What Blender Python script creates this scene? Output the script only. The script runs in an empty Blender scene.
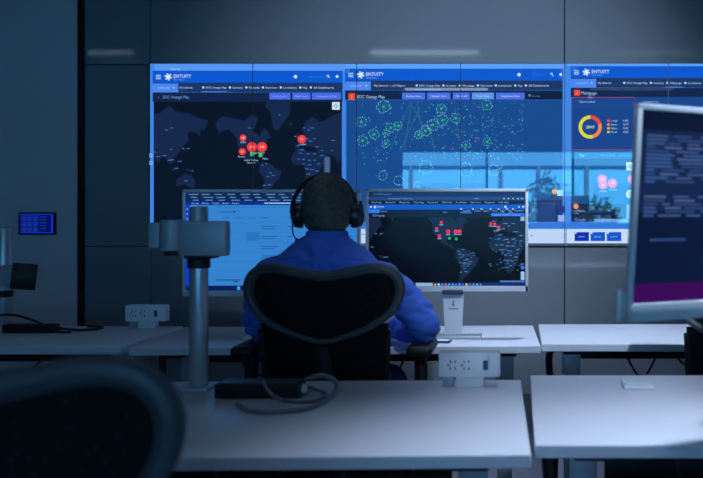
import bpy, bmesh, math, random
from mathutils import Vector, Matrix, noise
random.seed(7)
scene = bpy.context.scene
COL = scene.collection
PI = math.pi
F, CX, CY, CZ = 850.0, 520.0, 214.0, 1.2      # focal length in px, principal point, eye height

# ------------------------------------------------------------------ camera, world, sun, exposure
cd = bpy.data.cameras.new('camera'); cam = bpy.data.objects.new('camera', cd); COL.objects.link(cam)
cam.location = (0, 0, CZ); cam.rotation_euler = (PI/2, 0, 0)
cd.sensor_width = 36; cd.lens = 36*F/703; cd.shift_x = (351.5-CX)/703; cd.shift_y = (CY-239)/703
cd.dof.use_dof = True; cd.dof.focus_distance = 4.0; cd.dof.aperture_fstop = 4.0
cd.clip_start = 0.02
scene.camera = cam
w = bpy.data.worlds.new('world'); scene.world = w; w.use_nodes = True
w.node_tree.nodes['Background'].inputs[0].default_value = (0.33, 0.56, 1.0, 1)
w.node_tree.nodes['Background'].inputs[1].default_value = 2.5
sd = bpy.data.lights.new('sun', 'SUN'); sd.energy = 28.0; sd.color = (0.48, 0.76, 1.0); sd.angle = 0.05
sun = bpy.data.objects.new('sun', sd); COL.objects.link(sun); sun.rotation_euler = (math.radians(-52), math.radians(14), 0)
scene.view_settings.view_transform = 'Standard'; scene.view_settings.look = 'None'
scene.view_settings.exposure = 0.0; scene.view_settings.gamma = 1.0
scene.view_settings.use_curve_mapping = False

# ------------------------------------------------------------------ materials
def lin(c): return c/12.92 if c <= 0.04045 else ((c+0.055)/1.055)**2.4
def hexc(h):
    h = h.lstrip('#'); return tuple(lin(int(h[i:i+2], 16)/255) for i in (0, 2, 4))
MAT = {}
def mat(name, col, rough=0.5, metal=0.0, spec=0.5, emit=None, estr=0.0, noise_scale=0, noise_amt=0.0, bump=0.0, bump_scale=200, ior=1.5, vary=None):
    m = bpy.data.materials.new(name); m.use_nodes = True
    nt = m.node_tree; p = nt.nodes['Principled BSDF']
    p.inputs['Base Color'].default_value = (*col, 1); p.inputs['Roughness'].default_value = rough
    p.inputs['Metallic'].default_value = metal; p.inputs['IOR'].default_value = ior
    p.inputs['Specular IOR Level'].default_value = spec
    if emit: p.inputs['Emission Color'].default_value = (*emit, 1); p.inputs['Emission Strength'].default_value = estr
    tc = nt.nodes.new('ShaderNodeTexCoord')
    if noise_scale:
        n = nt.nodes.new('ShaderNodeTexNoise'); n.inputs['Scale'].default_value = noise_scale; n.inputs['Detail'].default_value = 5
        nt.links.new(tc.outputs['Object'], n.inputs['Vector'])
        r = nt.nodes.new('ShaderNodeMix'); r.data_type = 'RGBA'
        c2 = vary if vary else tuple(min(1, c*(1+noise_amt)) for c in col)
        c1 = tuple(c*(1-noise_amt) for c in col) if not vary else col
        r.inputs[6].default_value = (*c1, 1); r.inputs[7].default_value = (*c2, 1)
        nt.links.new(n.outputs['Fac'], r.inputs[0]); nt.links.new(r.outputs[2], p.inputs['Base Color'])
    if bump:
        n2 = nt.nodes.new('ShaderNodeTexNoise'); n2.inputs['Scale'].default_value = bump_scale; n2.inputs['Detail'].default_value = 3
        nt.links.new(tc.outputs['Object'], n2.inputs['Vector'])
        b = nt.nodes.new('ShaderNodeBump'); b.inputs['Strength'].default_value = bump; b.inputs['Distance'].default_value = 0.004
        nt.links.new(n2.outputs['Fac'], b.inputs['Height']); nt.links.new(b.outputs['Normal'], p.inputs['Normal'])
    MAT[name] = m; return m
mat('wall_glass', (0.27, 0.32, 0.36), 0.07, spec=0.5, ior=1.9, noise_scale=2.5, noise_amt=0.05)
mat('wall_paint', (0.86, 0.76, 0.80), 0.45, noise_scale=3, noise_amt=0.05)
mat('side_paint', (0.16, 0.18, 0.22), 0.7, noise_scale=3, noise_amt=0.05)
mat('substrate', (0.012, 0.014, 0.018), 0.6)
mat('ceiling_paint', (0.25, 0.27, 0.30), 0.8, noise_scale=6, noise_amt=0.04)
mat('carpet', (0.07, 0.08, 0.11), 0.95, noise_scale=90, vary=(0.26, 0.28, 0.33), bump=0.6, bump_scale=160)
mat('desk_laminate', (0.74, 0.75, 0.79), 0.32, noise_scale=3, noise_amt=0.025)
mat('desk_edge', (0.62, 0.63, 0.68), 0.4)
mat('steel_grey', (0.42, 0.45, 0.50), 0.4, metal=0.2)
mat('pole_metal', (0.46, 0.49, 0.53), 0.34, metal=0.55)
mat('arm_grey', (0.32, 0.35, 0.40), 0.42, metal=0.15, noise_scale=8, noise_amt=0.06)
mat('black_plastic', (0.010, 0.011, 0.014), 0.5, spec=0.3, noise_scale=20, noise_amt=0.1)
mat('black_matte', (0.010, 0.010, 0.012), 0.75, noise_scale=20, noise_amt=0.1)
mat('frame_grey', (0.055, 0.064, 0.072), 0.45, spec=0.4, noise_scale=20, noise_amt=0.1)
mat('cable_black', (0.012, 0.012, 0.015), 0.5)
mat('cable_grey', (0.17, 0.19, 0.22), 0.45)
mat('monitor_white', (0.70, 0.72, 0.74), 0.35, noise_scale=10, noise_amt=0.02)
mat('monitor_dark', (0.02, 0.022, 0.025), 0.4)
mat('white_plastic', (0.74, 0.76, 0.78), 0.4)
mat('socket_dark', (0.05, 0.055, 0.07), 0.5)
mat('usb_blue', (0.03, 0.06, 0.16), 0.4)
mat('skin', (0.50, 0.30, 0.22), 0.5, noise_scale=30, noise_amt=0.08)
mat('hair', (0.008, 0.008, 0.008), 0.55, noise_scale=55, vary=(0.15, 0.14, 0.13), bump=1.0, bump_scale=130)
mat('shirt', (0.062, 0.165, 0.68), 0.75, noise_scale=9, noise_amt=0.12, bump=0.25, bump_scale=25)
mat('trousers', (0.03, 0.055, 0.19), 0.85, noise_scale=9, noise_amt=0.15)
mat('shoe_black', (0.012, 0.012, 0.014), 0.35)
mat('headset_black', (0.014, 0.016, 0.02), 0.35)
mat('lamp_body', (0.5, 0.5, 0.52), 0.4, metal=0.5)
mat('facade', (0.22, 0.68, 0.88), 0.6, noise_scale=1.5, noise_amt=0.05)
mat('facade_glass', (0.18, 0.60, 0.80), 0.5)
mat('roof_slab', (0.16, 0.42, 0.54), 0.6)
mat('column_paint', (0.12, 0.16, 0.20), 0.6)
mat('ground', (0.20, 0.24, 0.22), 0.9, noise_scale=2, noise_amt=0.2)
mat('leaf', (0.05, 0.15, 0.05), 0.6, noise_scale=15, vary=(0.13, 0.28, 0.09))
mat('stem', (0.12, 0.08, 0.05), 0.8)
mat('window_frame', (0.10, 0.11, 0.12), 0.5)
# mesh weave for the chair backs
m = mat('chair_mesh', (0.004, 0.005, 0.007), 0.7, spec=0.12); nt = m.node_tree; p = nt.nodes['Principled BSDF']
tc = nt.nodes.new('ShaderNodeTexCoord'); v = nt.nodes.new('ShaderNodeTexVoronoi'); v.inputs['Scale'].default_value = 95
mp = nt.nodes.new('ShaderNodeMapping'); mp.inputs['Scale'].default_value = (1, 1, 0.65)
nt.links.new(tc.outputs['Object'], mp.inputs['Vector']); nt.links.new(mp.outputs['Vector'], v.inputs['Vector'])
cr = nt.nodes.new('ShaderNodeValToRGB'); cr.color_ramp.elements[0].position = 0.0; cr.color_ramp.elements[0].color = (0.035, 0.042, 0.055, 1)
cr.color_ramp.elements[1].position = 0.28; cr.color_ramp.elements[1].color = (0.004, 0.005, 0.006, 1)
nt.links.new(v.outputs['Distance'], cr.inputs['Fac']); nt.links.new(cr.outputs['Color'], p.inputs['Base Color'])
# screen: what the display shows is emitted, its glass mirrors the room
m = mat('screen', (0.002, 0.003, 0.005), 0.015, ior=2.0); nt = m.node_tree; p = nt.nodes['Principled BSDF']
at = nt.nodes.new('ShaderNodeAttribute'); at.attribute_name = 'Col'
nt.links.new(at.outputs['Color'], p.inputs['Emission Color']); p.inputs['Emission Strength'].default_value = 1.0
m = mat('screen_matte', (0.003, 0.004, 0.007), 0.22, ior=1.4, spec=0.3); nt = m.node_tree; p = nt.nodes['Principled BSDF']
at = nt.nodes.new('ShaderNodeAttribute'); at.attribute_name = 'Col'
nt.links.new(at.outputs['Color'], p.inputs['Emission Color']); p.inputs['Emission Strength'].default_value = 1.0
# clear pane
m = bpy.data.materials.new('pane_glass'); m.use_nodes = True; nt = m.node_tree; nt.nodes.clear()
o_ = nt.nodes.new('ShaderNodeOutputMaterial'); mx = nt.nodes.new('ShaderNodeMixShader'); mx.inputs[0].default_value = 0.06
t_ = nt.nodes.new('ShaderNodeBsdfTransparent'); t_.inputs[0].default_value = (0.86, 0.95, 1.0, 1); g_ = nt.nodes.new('ShaderNodeBsdfGlossy'); g_.inputs['Roughness'].default_value = 0.02
nt.links.new(t_.outputs[0], mx.inputs[1]); nt.links.new(g_.outputs[0], mx.inputs[2]); nt.links.new(mx.outputs[0], o_.inputs[0]); MAT['pane_glass'] = m
def lamp_mat(name, col, s):
    return mat(name, (0.6, 0.6, 0.6), 0.5, emit=col, estr=s)
lamp_mat('tube_bright', (0.62, 0.82, 1.0), 3.2)
lamp_mat('tube_dim', (0.55, 0.78, 1.0), 1.2)
lamp_mat('tube_faint', (0.55, 0.78, 1.0), 0.4)
lamp_mat('spot_glow', (0.70, 0.85, 1.0), 1.0)
lamp_mat('led_blue', (0.10, 0.35, 1.0), 1.0)

# ------------------------------------------------------------------ mesh helpers
class MB:
    """collects shapes into one bmesh; build() links it as one mesh object"""
    def __init__(s): s.bm = bmesh.new()
    def _merge(s, b, M=None):
        if M is not None: b.transform(M)
        me = bpy.data.meshes.new('tmp'); b.to_mesh(me); b.free(); s.bm.from_mesh(me); bpy.data.meshes.remove(me); return s
    def box(s, x0, x1, y0, y1, z0, z1, bev=0.0, seg=2, M=None):
        b = bmesh.new(); bmesh.ops.create_cube(b, size=1)
        for v in b.verts:
            v.co = Vector(((x0+x1)/2+v.co.x*(x1-x0), (y0+y1)/2+v.co.y*(y1-y0), (z0+z1)/2+v.co.z*(z1-z0)))
        if bev: bmesh.ops.bevel(b, geom=list(b.edges), offset=bev, segments=seg, affect='EDGES', profile=0.5)
        return s._merge(b, M)
    def cyl(s, p0, p1, r0, r1=None, n=20, bev=0.0):
        p0, p1 = Vector(p0), Vector(p1); d = p1-p0; r1 = r0 if r1 is None else r1
        b = bmesh.new(); bmesh.ops.create_cone(b, cap_ends=True, segments=n, radius1=r0, radius2=r1, depth=d.length)
        if bev: bmesh.ops.bevel(b, geom=[e for e in b.edges if abs(e.verts[0].co.z-e.verts[1].co.z) < 1e-6], offset=bev, segments=2, affect='EDGES', profile=0.5)
        q = Vector((0, 0, 1)).rotation_difference(d.normalized())
        return s._merge(b, Matrix.Translation((p0+p1)/2) @ q.to_matrix().to_4x4())
    def tube(s, pts, r, n=10, closed=False, flat=1.0):
        pts = [Vector(q) for q in pts]; N = len(pts); rings = []
        up = Vector((0, 1, 0))
        for i, q in enumerate(pts):
            a = pts[(i-1) % N] if (closed or i > 0) else q; c = pts[(i+1) % N] if (closed or i < N-1) else q
            t = (c-a).normalized(); u = up - t*up.dot(t)
            if u.length < 0.05: u = Vector((1, 0, 0)) - t*t.x
            u.normalize(); w_ = t.cross(u); rr = r[i] if isinstance(r, (list, tuple)) else r
            rings.append([s.bm.verts.new(q + (u*math.cos(k*2*PI/n)*flat + w_*math.sin(k*2*PI/n))*rr) for k in range(n)])
        for i in range(N if closed else N-1):
            A, B = rings[i], rings[(i+1) % N]
            for k in range(n): s.bm.faces.new((A[k], A[(k+1) % n], B[(k+1) % n], B[k]))
        if not closed: s.bm.faces.new(rings[0][::-1]); s.bm.faces.new(rings[-1])
        return s
    def loft(s, rings, cap=True):
        R = [[s.bm.verts.new(Vector(q)) for q in ring] for ring in rings]; n = len(R[0])
        for A, B in zip(R, R[1:]):
            for k in range(n): s.bm.faces.new((A[k], A[(k+1) % n], B[(k+1) % n], B[k]))
        if cap: s.bm.faces.new(R[0][::-1]); s.bm.faces.new(R[-1])
        return s
    def prism(s, pts, d):
        a = [s.bm.verts.new(Vector(q)) for q in pts]; b = [s.bm.verts.new(Vector(q)+Vector(d)) for q in pts]; n = len(a)
        s.bm.faces.new(a); s.bm.faces.new(b[::-1])
        for k in range(n): s.bm.faces.new((a[k], b[k], b[(k+1) % n], a[(k+1) % n]))
        return s
    def sph(s, c, r, sc=(1, 1, 1), u=16, v=10):
        b = bmesh.new(); bmesh.ops.create_uvsphere(b, u_segments=u, v_segments=v, radius=r)
        return s._merge(b, Matrix.Translation(Vector(c)) @ Matrix.Diagonal((*sc, 1)))
    def grid(s, fn, nu, nv):
        V = [[s.bm.verts.new(Vector(fn(i/nu, j/nv))) for j in range(nv+1)] for i in range(nu+1)]
        for i in range(nu):
            for j in range(nv): s.bm.faces.new((V[i][j], V[i+1][j], V[i+1][j+1], V[i][j+1]))
        return s
    def build(s, name, m, parent=None, smooth=None):
        bmesh.ops.recalc_face_normals(s.bm, faces=list(s.bm.faces))
        me = bpy.data.meshes.new(name); s.bm.to_mesh(me); s.bm.free()
        me.materials.append(MAT[m] if isinstance(m, str) else m)
        if smooth is None: smooth = 35
        if smooth:
            me.shade_smooth()
            me.set_sharp_from_angle(angle=math.radians(smooth))
        o = bpy.data.objects.new(name, me); COL.objects.link(o); o.parent = parent
        return o
def tag(o, label, cat, group=None):
    o['label'] = label; o['category'] = cat
    if group: o['group'] = group
    return o
def thing(name, label, cat, loc=(0, 0, 0), rz=0.0, group=None):
    o = bpy.data.objects.new(name, None); COL.objects.link(o); o.empty_display_size = 0.1
    o.location = loc; o.rotation_euler = (0, 0, rz); return tag(o, label, cat, group)
def struct(o): o['kind'] = 'structure'; return o
def copy_tree(o, parent=None):
    c = o.copy(); COL.objects.link(c); c.parent = parent
    for ch in list(o.children): copy_tree(ch, c)
    return c
def dup(o, loc, rz, label):
    c = copy_tree(o); c.location = loc; c.rotation_euler = (0, 0, rz); c['label'] = label; return c
def P(px, py, Y): return Vector(((px-CX)/F*Y, Y, CZ+(CY-py)/F*Y))
def smooth_path(pts, k=6):
    pts = [Vector(q) for q in pts]; out = []
    for i in range(len(pts)-1):
        p0 = pts[max(i-1, 0)]; p1 = pts[i]; p2 = pts[i+1]; p3 = pts[min(i+2, len(pts)-1)]
        for j in range(k):
            t = j/k; out.append(0.5*((2*p1)+(p2-p0)*t+(2*p0-5*p1+4*p2-p3)*t*t+(3*p1-p0-3*p2+p3)*t**3))
    out.append(pts[-1]); return out
def closed_path(pts, k=6):
    pts = [Vector(q) for q in pts]; n = len(pts); out = []
    for i in range(n):
        p0, p1, p2, p3 = pts[i-1], pts[i], pts[(i+1) % n], pts[(i+2) % n]
        for j in range(k):
            t = j/k; out.append(0.5*((2*p1)+(p2-p0)*t+(2*p0-5*p1+4*p2-p3)*t*t+(3*p1-p0-3*p2+p3)*t**3))
    return out

# ------------------------------------------------------------------ the room
YW = 5.6                       # video wall plane
XL, XR, YB, ZC = -5.2, 4.2, -2.5, 2.85
struct(MB().box(XL-.1, XR+.1, YB-.1, YW+.3, -0.1, 0).build('floor', 'carpet', smooth=0))
struct(MB().box(XL-.1, XR+.1, YB-.1, YW+.3, ZC, ZC+.1).build('ceiling', 'ceiling_paint', smooth=0))
struct(MB().box(XL-.12, XL, YB-.1, YW+.3, 0, ZC).build('wall_left', 'side_paint', smooth=0))
struct(MB().box(XR, XR+.12, YB-.1, YW+.3, 0, ZC).build('wall_right', 'side_paint', smooth=0))
wb = struct(MB().box(XL, XR, YW+.06, YW+.16, 0, ZC).build('wall_back', 'substrate', smooth=0))
def wx(px): return (px-CX)/F*YW
def wz(py): return CZ+(CY-py)/F*YW
cols = [(80, 148.3), (149.2, 564.2), (565.2, 980), (981, 1180)]
rows = [(-40, 63.4), (64.2, 246.2), (247, 398)]
for a, b in cols:
    for c, d in rows:
        MB().box(wx(a), min(wx(b), XR-.01), YW+.03, YW+.059, max(wz(d), 0.005), min(wz(c), ZC-.005), bev=0.002, seg=1).build('wall_panel', 'wall_glass', wb)
# pier left of the panelled wall
pier_y = 5.585
pr = struct(MB().box(XL+.005, (76.5-CX)/F*pier_y, pier_y, YW+.055, 0.002, ZC-.002, bev=0.003, seg=1).build('wall_partition', 'wall_paint', smooth=0))
struct(MB().box((76.8-CX)/F*pier_y, (81.5-CX)/F*pier_y, pier_y+.01, YW+.055, 0.002, ZC-.002).build('trim_1', 'substrate', smooth=0))
# wall behind the photographer with its window strip
wx0, wx1, wz0, wz1 = -1.93, 2.25, 1.02, 2.23
sx0, sx1, sz0, sz1 = -3.20, -3.04, 1.0, 2.15
wf = MB()
for (a, b, c, d) in ((XL, sx0, 0, ZC), (sx0, sx1, 0, sz0), (sx0, sx1, sz1, ZC), (sx1, wx0, 0, ZC), (wx0, wx1, 0, wz0), (wx0, wx1, wz1, ZC), (wx1, XR, 0, ZC)):
    wf.box(a, b, YB-.15, YB, c, d)
struct(wf.build('wall_front', 'side_paint', smooth=0))
def window(name, x0, x1, z0, z1, nm):
    fr = MB(); e = .03
    fr.box(x0, x1, YB-.12, YB-.05, z0, z0+e); fr.box(x0, x1, YB-.12, YB-.05, z1-e, z1)
    fr.box(x0, x0+e, YB-.12, YB-.05, z0, z1); fr.box(x1-e, x1, YB-.12, YB-.05, z0, z1)
    o = struct(fr.build(name, 'window_frame', smooth=0)); xs = [x0+(x1-x0)*i/nm for i in range(nm+1)]
    for q in xs[1:-1]: MB().box(q-.018, q+.018, YB-.115, YB-.055, z0+e, z1-e).build('mullion', 'window_frame', o, smooth=0)
    for a, b in zip(xs, xs[1:]): MB().box(a+.02, b-.02, YB-.09, YB-.084, z0+e, z1-e).build('pane', 'pane_glass', o, smooth=0)
window('window_1', wx0, wx1, wz0, wz1, 3)
window('window_2', sx0, sx1, sz0, sz1, 1)
# outside: what the window looks on to (mirrored in the video wall)
struct(MB().box(-30, 30, -40, YB-.2, -0.25, -0.15).build('ground_outside', 'ground', smooth=0))
bd = thing('neighbouring_building', 'low pale building with flat roof slab seen mirrored in the video wall', 'building', (0, -9.2, -.15))
MB().box(-2.9, 9, -4, 0, 0, 2.5).build('wall', 'facade', bd, smooth=0)
MB().box(-3.1, 9.2, -4.2, 0.12, 2.50, 2.86).build('roof_slab', 'roof_slab', bd, smooth=0)
for q in (-2.6, -0.45, 0.45, 1.6, 3.2, 5.0): MB().box(q-.04, q+.04, 0.05, 0.15, 0, 2.5).build('column', 'column_paint', bd, smooth=0)
for a, b in ((-2.3, -.8), (.6, 1.4), (1.8, 3.0), (3.5, 4.8)):
    MB().box(a, b, 0.0, 0.03, 0.9, 2.1).build('window', 'facade_glass', bd, smooth=0)
def shrub(x, y, h, r, label):
    o = thing('shrub', label, 'shrub', (x, y, -.15), group='shrubs outside the window')
    st = MB()
    for k in range(5): a = k*1.26; st.cyl((0.03*math.cos(a), 0.03*math.sin(a), 0), (r*.4*math.cos(a), r*.4*math.sin(a), h*.75), .02, .008, 6)
    st.build('stem', 'stem', o)
    f = MB(); rnd = random.Random(int(x*100))
    for k in range(420):
        d = Vector((rnd.gauss(0, 1), rnd.gauss(0, 1), rnd.gauss(0, 1))).normalized()*rnd.random()**.4
        c = Vector((d.x*r, d.y*r, h*.62+d.z*h*.38)); u = Vector((rnd.gauss(0, 1), rnd.gauss(0, 1), rnd.gauss(0, 1))).normalized(); t = u.orthogonal().normalized()
        L = .16+.08*rnd.random(); f.bm.faces.new([f.bm.verts.new(q) for q in (c, c+u*L*.5+t*L*.18, c+u*L, c+u*L*.5-t*L*.18)])
    fo = f.build('foliage', 'leaf', o, smooth=0); fo['kind'] = 'stuff'
shrub(-2.0, -7.6, 2.0, .65, 'dark bushy shrub mirrored at the left of the window reflection')
shrub(0.60, -7.8, 2.25, .5, 'bright green shrub mirrored low beside the white strip of the video wall')
shrub(1.72, -7.4, 1.75, .45, 'grey green shrub mirrored below the pink map circles')

# ------------------------------------------------------------------ ceiling lamps, then unseen lights added for brightness
def linear_lamp(x, y, L, m, label):
    o = thing('linear_ceiling_lamp', label, 'lamp', (x, y, ZC), group='linear ceiling lamps')
    MB().box(-L/2-.02, L/2+.02, -.09, .09, -.03, 0).build('housing', 'lamp_body', o, smooth=0)
    MB().box(-L/2, L/2, -.07, .07, -.038, -.0302).build('diffuser', m, o, smooth=0)
linear_lamp(-.955, 2.75, 1.07, 'tube_bright', 'lit linear ceiling lamp mirrored above the middle of the video wall')
linear_lamp(-4.42, 2.75, 1.07, 'tube_dim', 'dim linear ceiling lamp mirrored in the panel beside the dark pier')
linear_lamp(1.45, 2.75, 1.07, 'tube_faint', 'nearly dark linear ceiling lamp mirrored above the right display')
linear_lamp(-.955, 0.16, 1.07, 'tube_bright', 'lit linear ceiling lamp mirrored in the menu row of the middle display')
linear_lamp(1.45, 0.16, 1.07, 'tube_faint', 'nearly dark linear ceiling lamp behind the right front desk')
def keylight(x, y, watt, cone, label):  # out-of-frame light added so the desks brighten towards the right
    o = thing('added_keylight', label, 'lamp', (x, y, ZC), group='added lights above the right-hand desks')
    ring = MB(); ring.tube([(0.07*math.cos(a*PI/12), 0.07*math.sin(a*PI/12), -.006) for a in range(24)], .012, 8, closed=True); ring.build('trim_ring', 'lamp_body', o)
    MB().cyl((0, 0, -.004), (0, 0, -.001), .06).build('lens', 'spot_glow', o)
    ld = bpy.data.lights.new('keylight_beam', 'SPOT'); ld.energy = watt; ld.spot_size = math.radians(cone); ld.spot_blend = 1.0; ld.shadow_soft_size = .07; ld.color = (0.60, 0.74, 1.0)
    lo = bpy.data.objects.new('keylight_beam', ld); COL.objects.link(lo); lo.parent = o; lo.location = (0, 0, -.02)
keylight(0.50, 1.50, 262, 62, 'added unseen downlight above the right front desk')
keylight(0.20, 3.35, 170, 62, 'added unseen downlight above the right rear desk')
def added_spot(loc, aim, watt, cone, label):  # unseen aimed light added to lift the rear desks and back wall
    o = thing('added_spotlight', label, 'lamp', loc, group='added spotlights out of view')
    d = (Vector(aim)-Vector(loc)).normalized(); h = ZC-loc[2]
    MB().cyl((0, 0, .02), (0, 0, h), .010, n=12).cyl((0, 0, h-.012), (0, 0, h), .04, n=20).build('stem', 'black_plastic', o)
    can = MB().cyl(-d*.10, d*.045, .038, n=24).build('can', 'black_plastic', o)
    MB().cyl(d*.0452, d*.047, .033, n=24).build('lens', 'spot_glow', can)
    ld = bpy.data.lights.new('added_spot_beam', 'SPOT'); ld.energy = watt; ld.spot_size = math.radians(cone); ld.spot_blend = 1.0; ld.shadow_soft_size = .03; ld.color = (0.60, 0.75, 1.0)
    lo = bpy.data.objects.new('added_spot_beam', ld); COL.objects.link(lo); lo.parent = o; lo.location = d*.08; lo.rotation_euler = d.to_track_quat('-Z', 'Y').to_euler()
added_spot((0.95, -.3, 2.80), (0.34, 3.25, .84), 340, 31, 'added unseen spotlight aimed at the rear desks')
added_spot((2.35, -.6, 2.50), (-.35, 5.6, 1.75), 980, 31, 'added unseen spotlight aimed at the video wall')

# ------------------------------------------------------------------ desks
DT = 1.2-.474                  # desk top height
def desk(x0, yf, wd, dp, rz, label, cable_l=True, ty=(.62, .86, .085)):
    """x0,yf: front left corner (front = side towards the camera)"""
    o = thing('desk', label, 'desk', (x0, yf, 0), rz, 'white office desks')
    t = .028
    tp = MB().box(0, wd, 0, dp, DT-t, DT, bev=.003).build('tabletop', 'desk_laminate', o)
    MB().box(.004, wd-.004, -.0015, .001, DT-t+.003, DT-.003).build('edge_band', 'desk_edge', tp, smooth=0)
    for lx in (.125, wd-.125):
        yc = dp*.5
        MB().box(lx-.035, lx+.035, yc-.025, yc+.025, .30, DT-t-.003, bev=.004).box(lx-.029, lx+.029, yc-.02, yc+.02, .05, .31, bev=.003).build('leg', 'steel_grey', o)
        MB().box(lx-.04, lx+.04, .03, dp-.03, .012, .05, bev=.008).build('foot', 'steel_grey', o)
        MB().box(lx-.04, lx+.04, .05, dp-.05, DT-t-.02, DT-t-.001, bev=.002).build('bracket', 'black_matte', o)
    MB().box(.17, wd-.17, dp*.5-.02, dp*.5+.02, DT-t-.045, DT-t-.003, bev=.002).build('crossbar', 'black_matte', o)
    tr = MB(); x1, x2 = .17, wd-.17; y1, y2 = dp*ty[0], dp*ty[1]; zb = DT-t-ty[2]
    tr.box(x1, x2, y1, y2, zb, zb+.004); tr.box(x1, x2, y1, y1+.003, zb, zb+.05); tr.box(x1, x2, y2-.003, y2, zb, zb+.07)
    tr.build('cable_tray', 'black_matte', o, smooth=0)
    rnd = random.Random(int(x0*77)+9)
    for k in range(4):
        a = x1+(x2-x1)*(.1+.22*k)+rnd.random()*.06; b = a+.14+.1*rnd.random(); s_ = .035+.05*rnd.random()
        MB().tube(smooth_path([(a, y1-.01, DT-t-.02), (a+.02, y1-.02, zb-.01), ((a+b)/2, y1-.025, zb-s_), (b-.02, y1-.02, zb), (b, y1-.01, DT-t-.02)]), .005, 6).build('cable', 'cable_black', o)
    if cable_l:
        MB().tube(smooth_path([(.055, dp*.4, DT-t-.01), (.035, dp*.38, DT-t-.06), (.045, dp*.4, .5), (.06, dp*.42, .3), (.05, dp*.45, .02)]), .014, 8).build('cable_chain', 'cable_black', o)
    return o
D1, D2 = .755, .56
R2 = math.radians(1.6)
desk(.023-1.5, 1.635, 1.5, D1, R2, 'white desk in the front row carrying the grey pole and power box', ty=(.16, .36, .10))
desk(.030, 1.745, 1.5, D1, 0, 'white desk in the front row under the angled near monitor', ty=(.16, .36, .13))
desk(-1.385, 3.01, 1.46, D2, math.radians(2.0), 'white desk the seated man works at')
desk(-1.425-1.5, 3.035, 1.5, D2, 0, 'white desk at far left with black power strip')
desk(.078, 3.10, 1.5, D2, 0, 'empty white desk in the rear row right of the seated man')

# ------------------------------------------------------------------ flat screen pictures
_txt = {}
def glyphs(s_):
    if s_ not in _txt:
        c = bpy.data.curves.new('t', 'FONT'); c.body = s_; c.size = 1.0; c.resolution_u = 2
        o = bpy.data.objects.new('t', c); COL.objects.link(o)
        bpy.context.view_layer.update()
        dg = bpy.context.evaluated_depsgraph_get(); e = o.evaluated_get(dg); me = e.to_mesh()
        V = [tuple(v.co) for v in me.vertices]; Fc = [tuple(p_.vertices) for p_ in me.polygons]
        e.to_mesh_clear(); bpy.data.objects.remove(o); bpy.data.curves.remove(c)
        xs = [q[0] for q in V] or [0, 1]; ys = [q[1] for q in V] or [0, 1]
        _txt[s_] = (V, Fc, min(xs), max(xs))
    return _txt[s_]
class Canvas:
    """a picture laid out in its own u (right), v (down) units on a flat screen"""
    def __init__(s, fn): s.fn = fn; s.V = []; s.Fc = []; s.C = []
    def _add(s, pts, faces, col, L):
        b = len(s.V); s.V += [s.fn(u, v, L) for u, v in pts]
        for f in faces: s.Fc.append(tuple(b+i for i in f)); s.C.append(col)
    def rect(s, u0, v0, u1, v1, col, L=1):
        s._add([(u0, v0), (u0, v1), (u1, v1), (u1, v0)], [(0, 1, 2, 3)], hexc(col) if isinstance(col, str) else col, L)
    def poly(s, pts, col, L=1):
        s._add(pts, [tuple(range(len(pts)))], hexc(col), L)
    def disc(s, u, v, r, col, L=3, n=18):
        s.poly([(u+r*math.cos(-k*2*PI/n), v+r*math.sin(-k*2*PI/n)) for k in range(n)], col, L)
    def ring(s, u, v, r0, r1, a0, a1, col, L=3, n=24):
        for k in range(n):
            a = a0+(a1-a0)*k/n; b = a0+(a1-a0)*(k+1)/n
            s.poly([(u+r*math.sin(t), v-r*math.cos(t)) for r, t in ((r0, a), (r1, a), (r1, b), (r0, b))], col, L)
    def line(s, u0, v0, u1, v1, wd, col, L=2):
        d = Vector((u1-u0, v1-v0)); n = Vector((-d.y, d.x)).normalized()*wd/2
        s.poly([(u0+n.x, v0+n.y), (u1+n.x, v1+n.y), (u1-n.x, v1-n.y), (u0-n.x, v0-n.y)], col, L)
    def text(s, str_, u, v, h, col, L=4, width=None, center=False):
        V, Fc, a, b = glyphs(str_); sy = h/.70; sx = sy if width is None else width/(b-a)
        off = u-(a*sx) if not center else u-(a+b)/2*sx
        s._add([(off+q[0]*sx, v-q[1]*sy) for q in V], Fc, hexc(col), L)
    def build(s, name, m, parent):
        me = bpy.data.meshes.new(name); me.from_pydata(s.V, [], s.Fc)
        ca = me.color_attributes.new('Col', 'FLOAT_COLOR', 'CORNER'); k = 0
        data = []
        for f, c in zip(s.Fc, s.C):
            data += [c[0], c[1], c[2], 1.0]*len(f)
        ca.data.foreach_set('color', data)
        me.materials.append(MAT[m]); o = bpy.data.objects.new(name, me); COL.objects.link(o); o.parent = parent; return o
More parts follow.
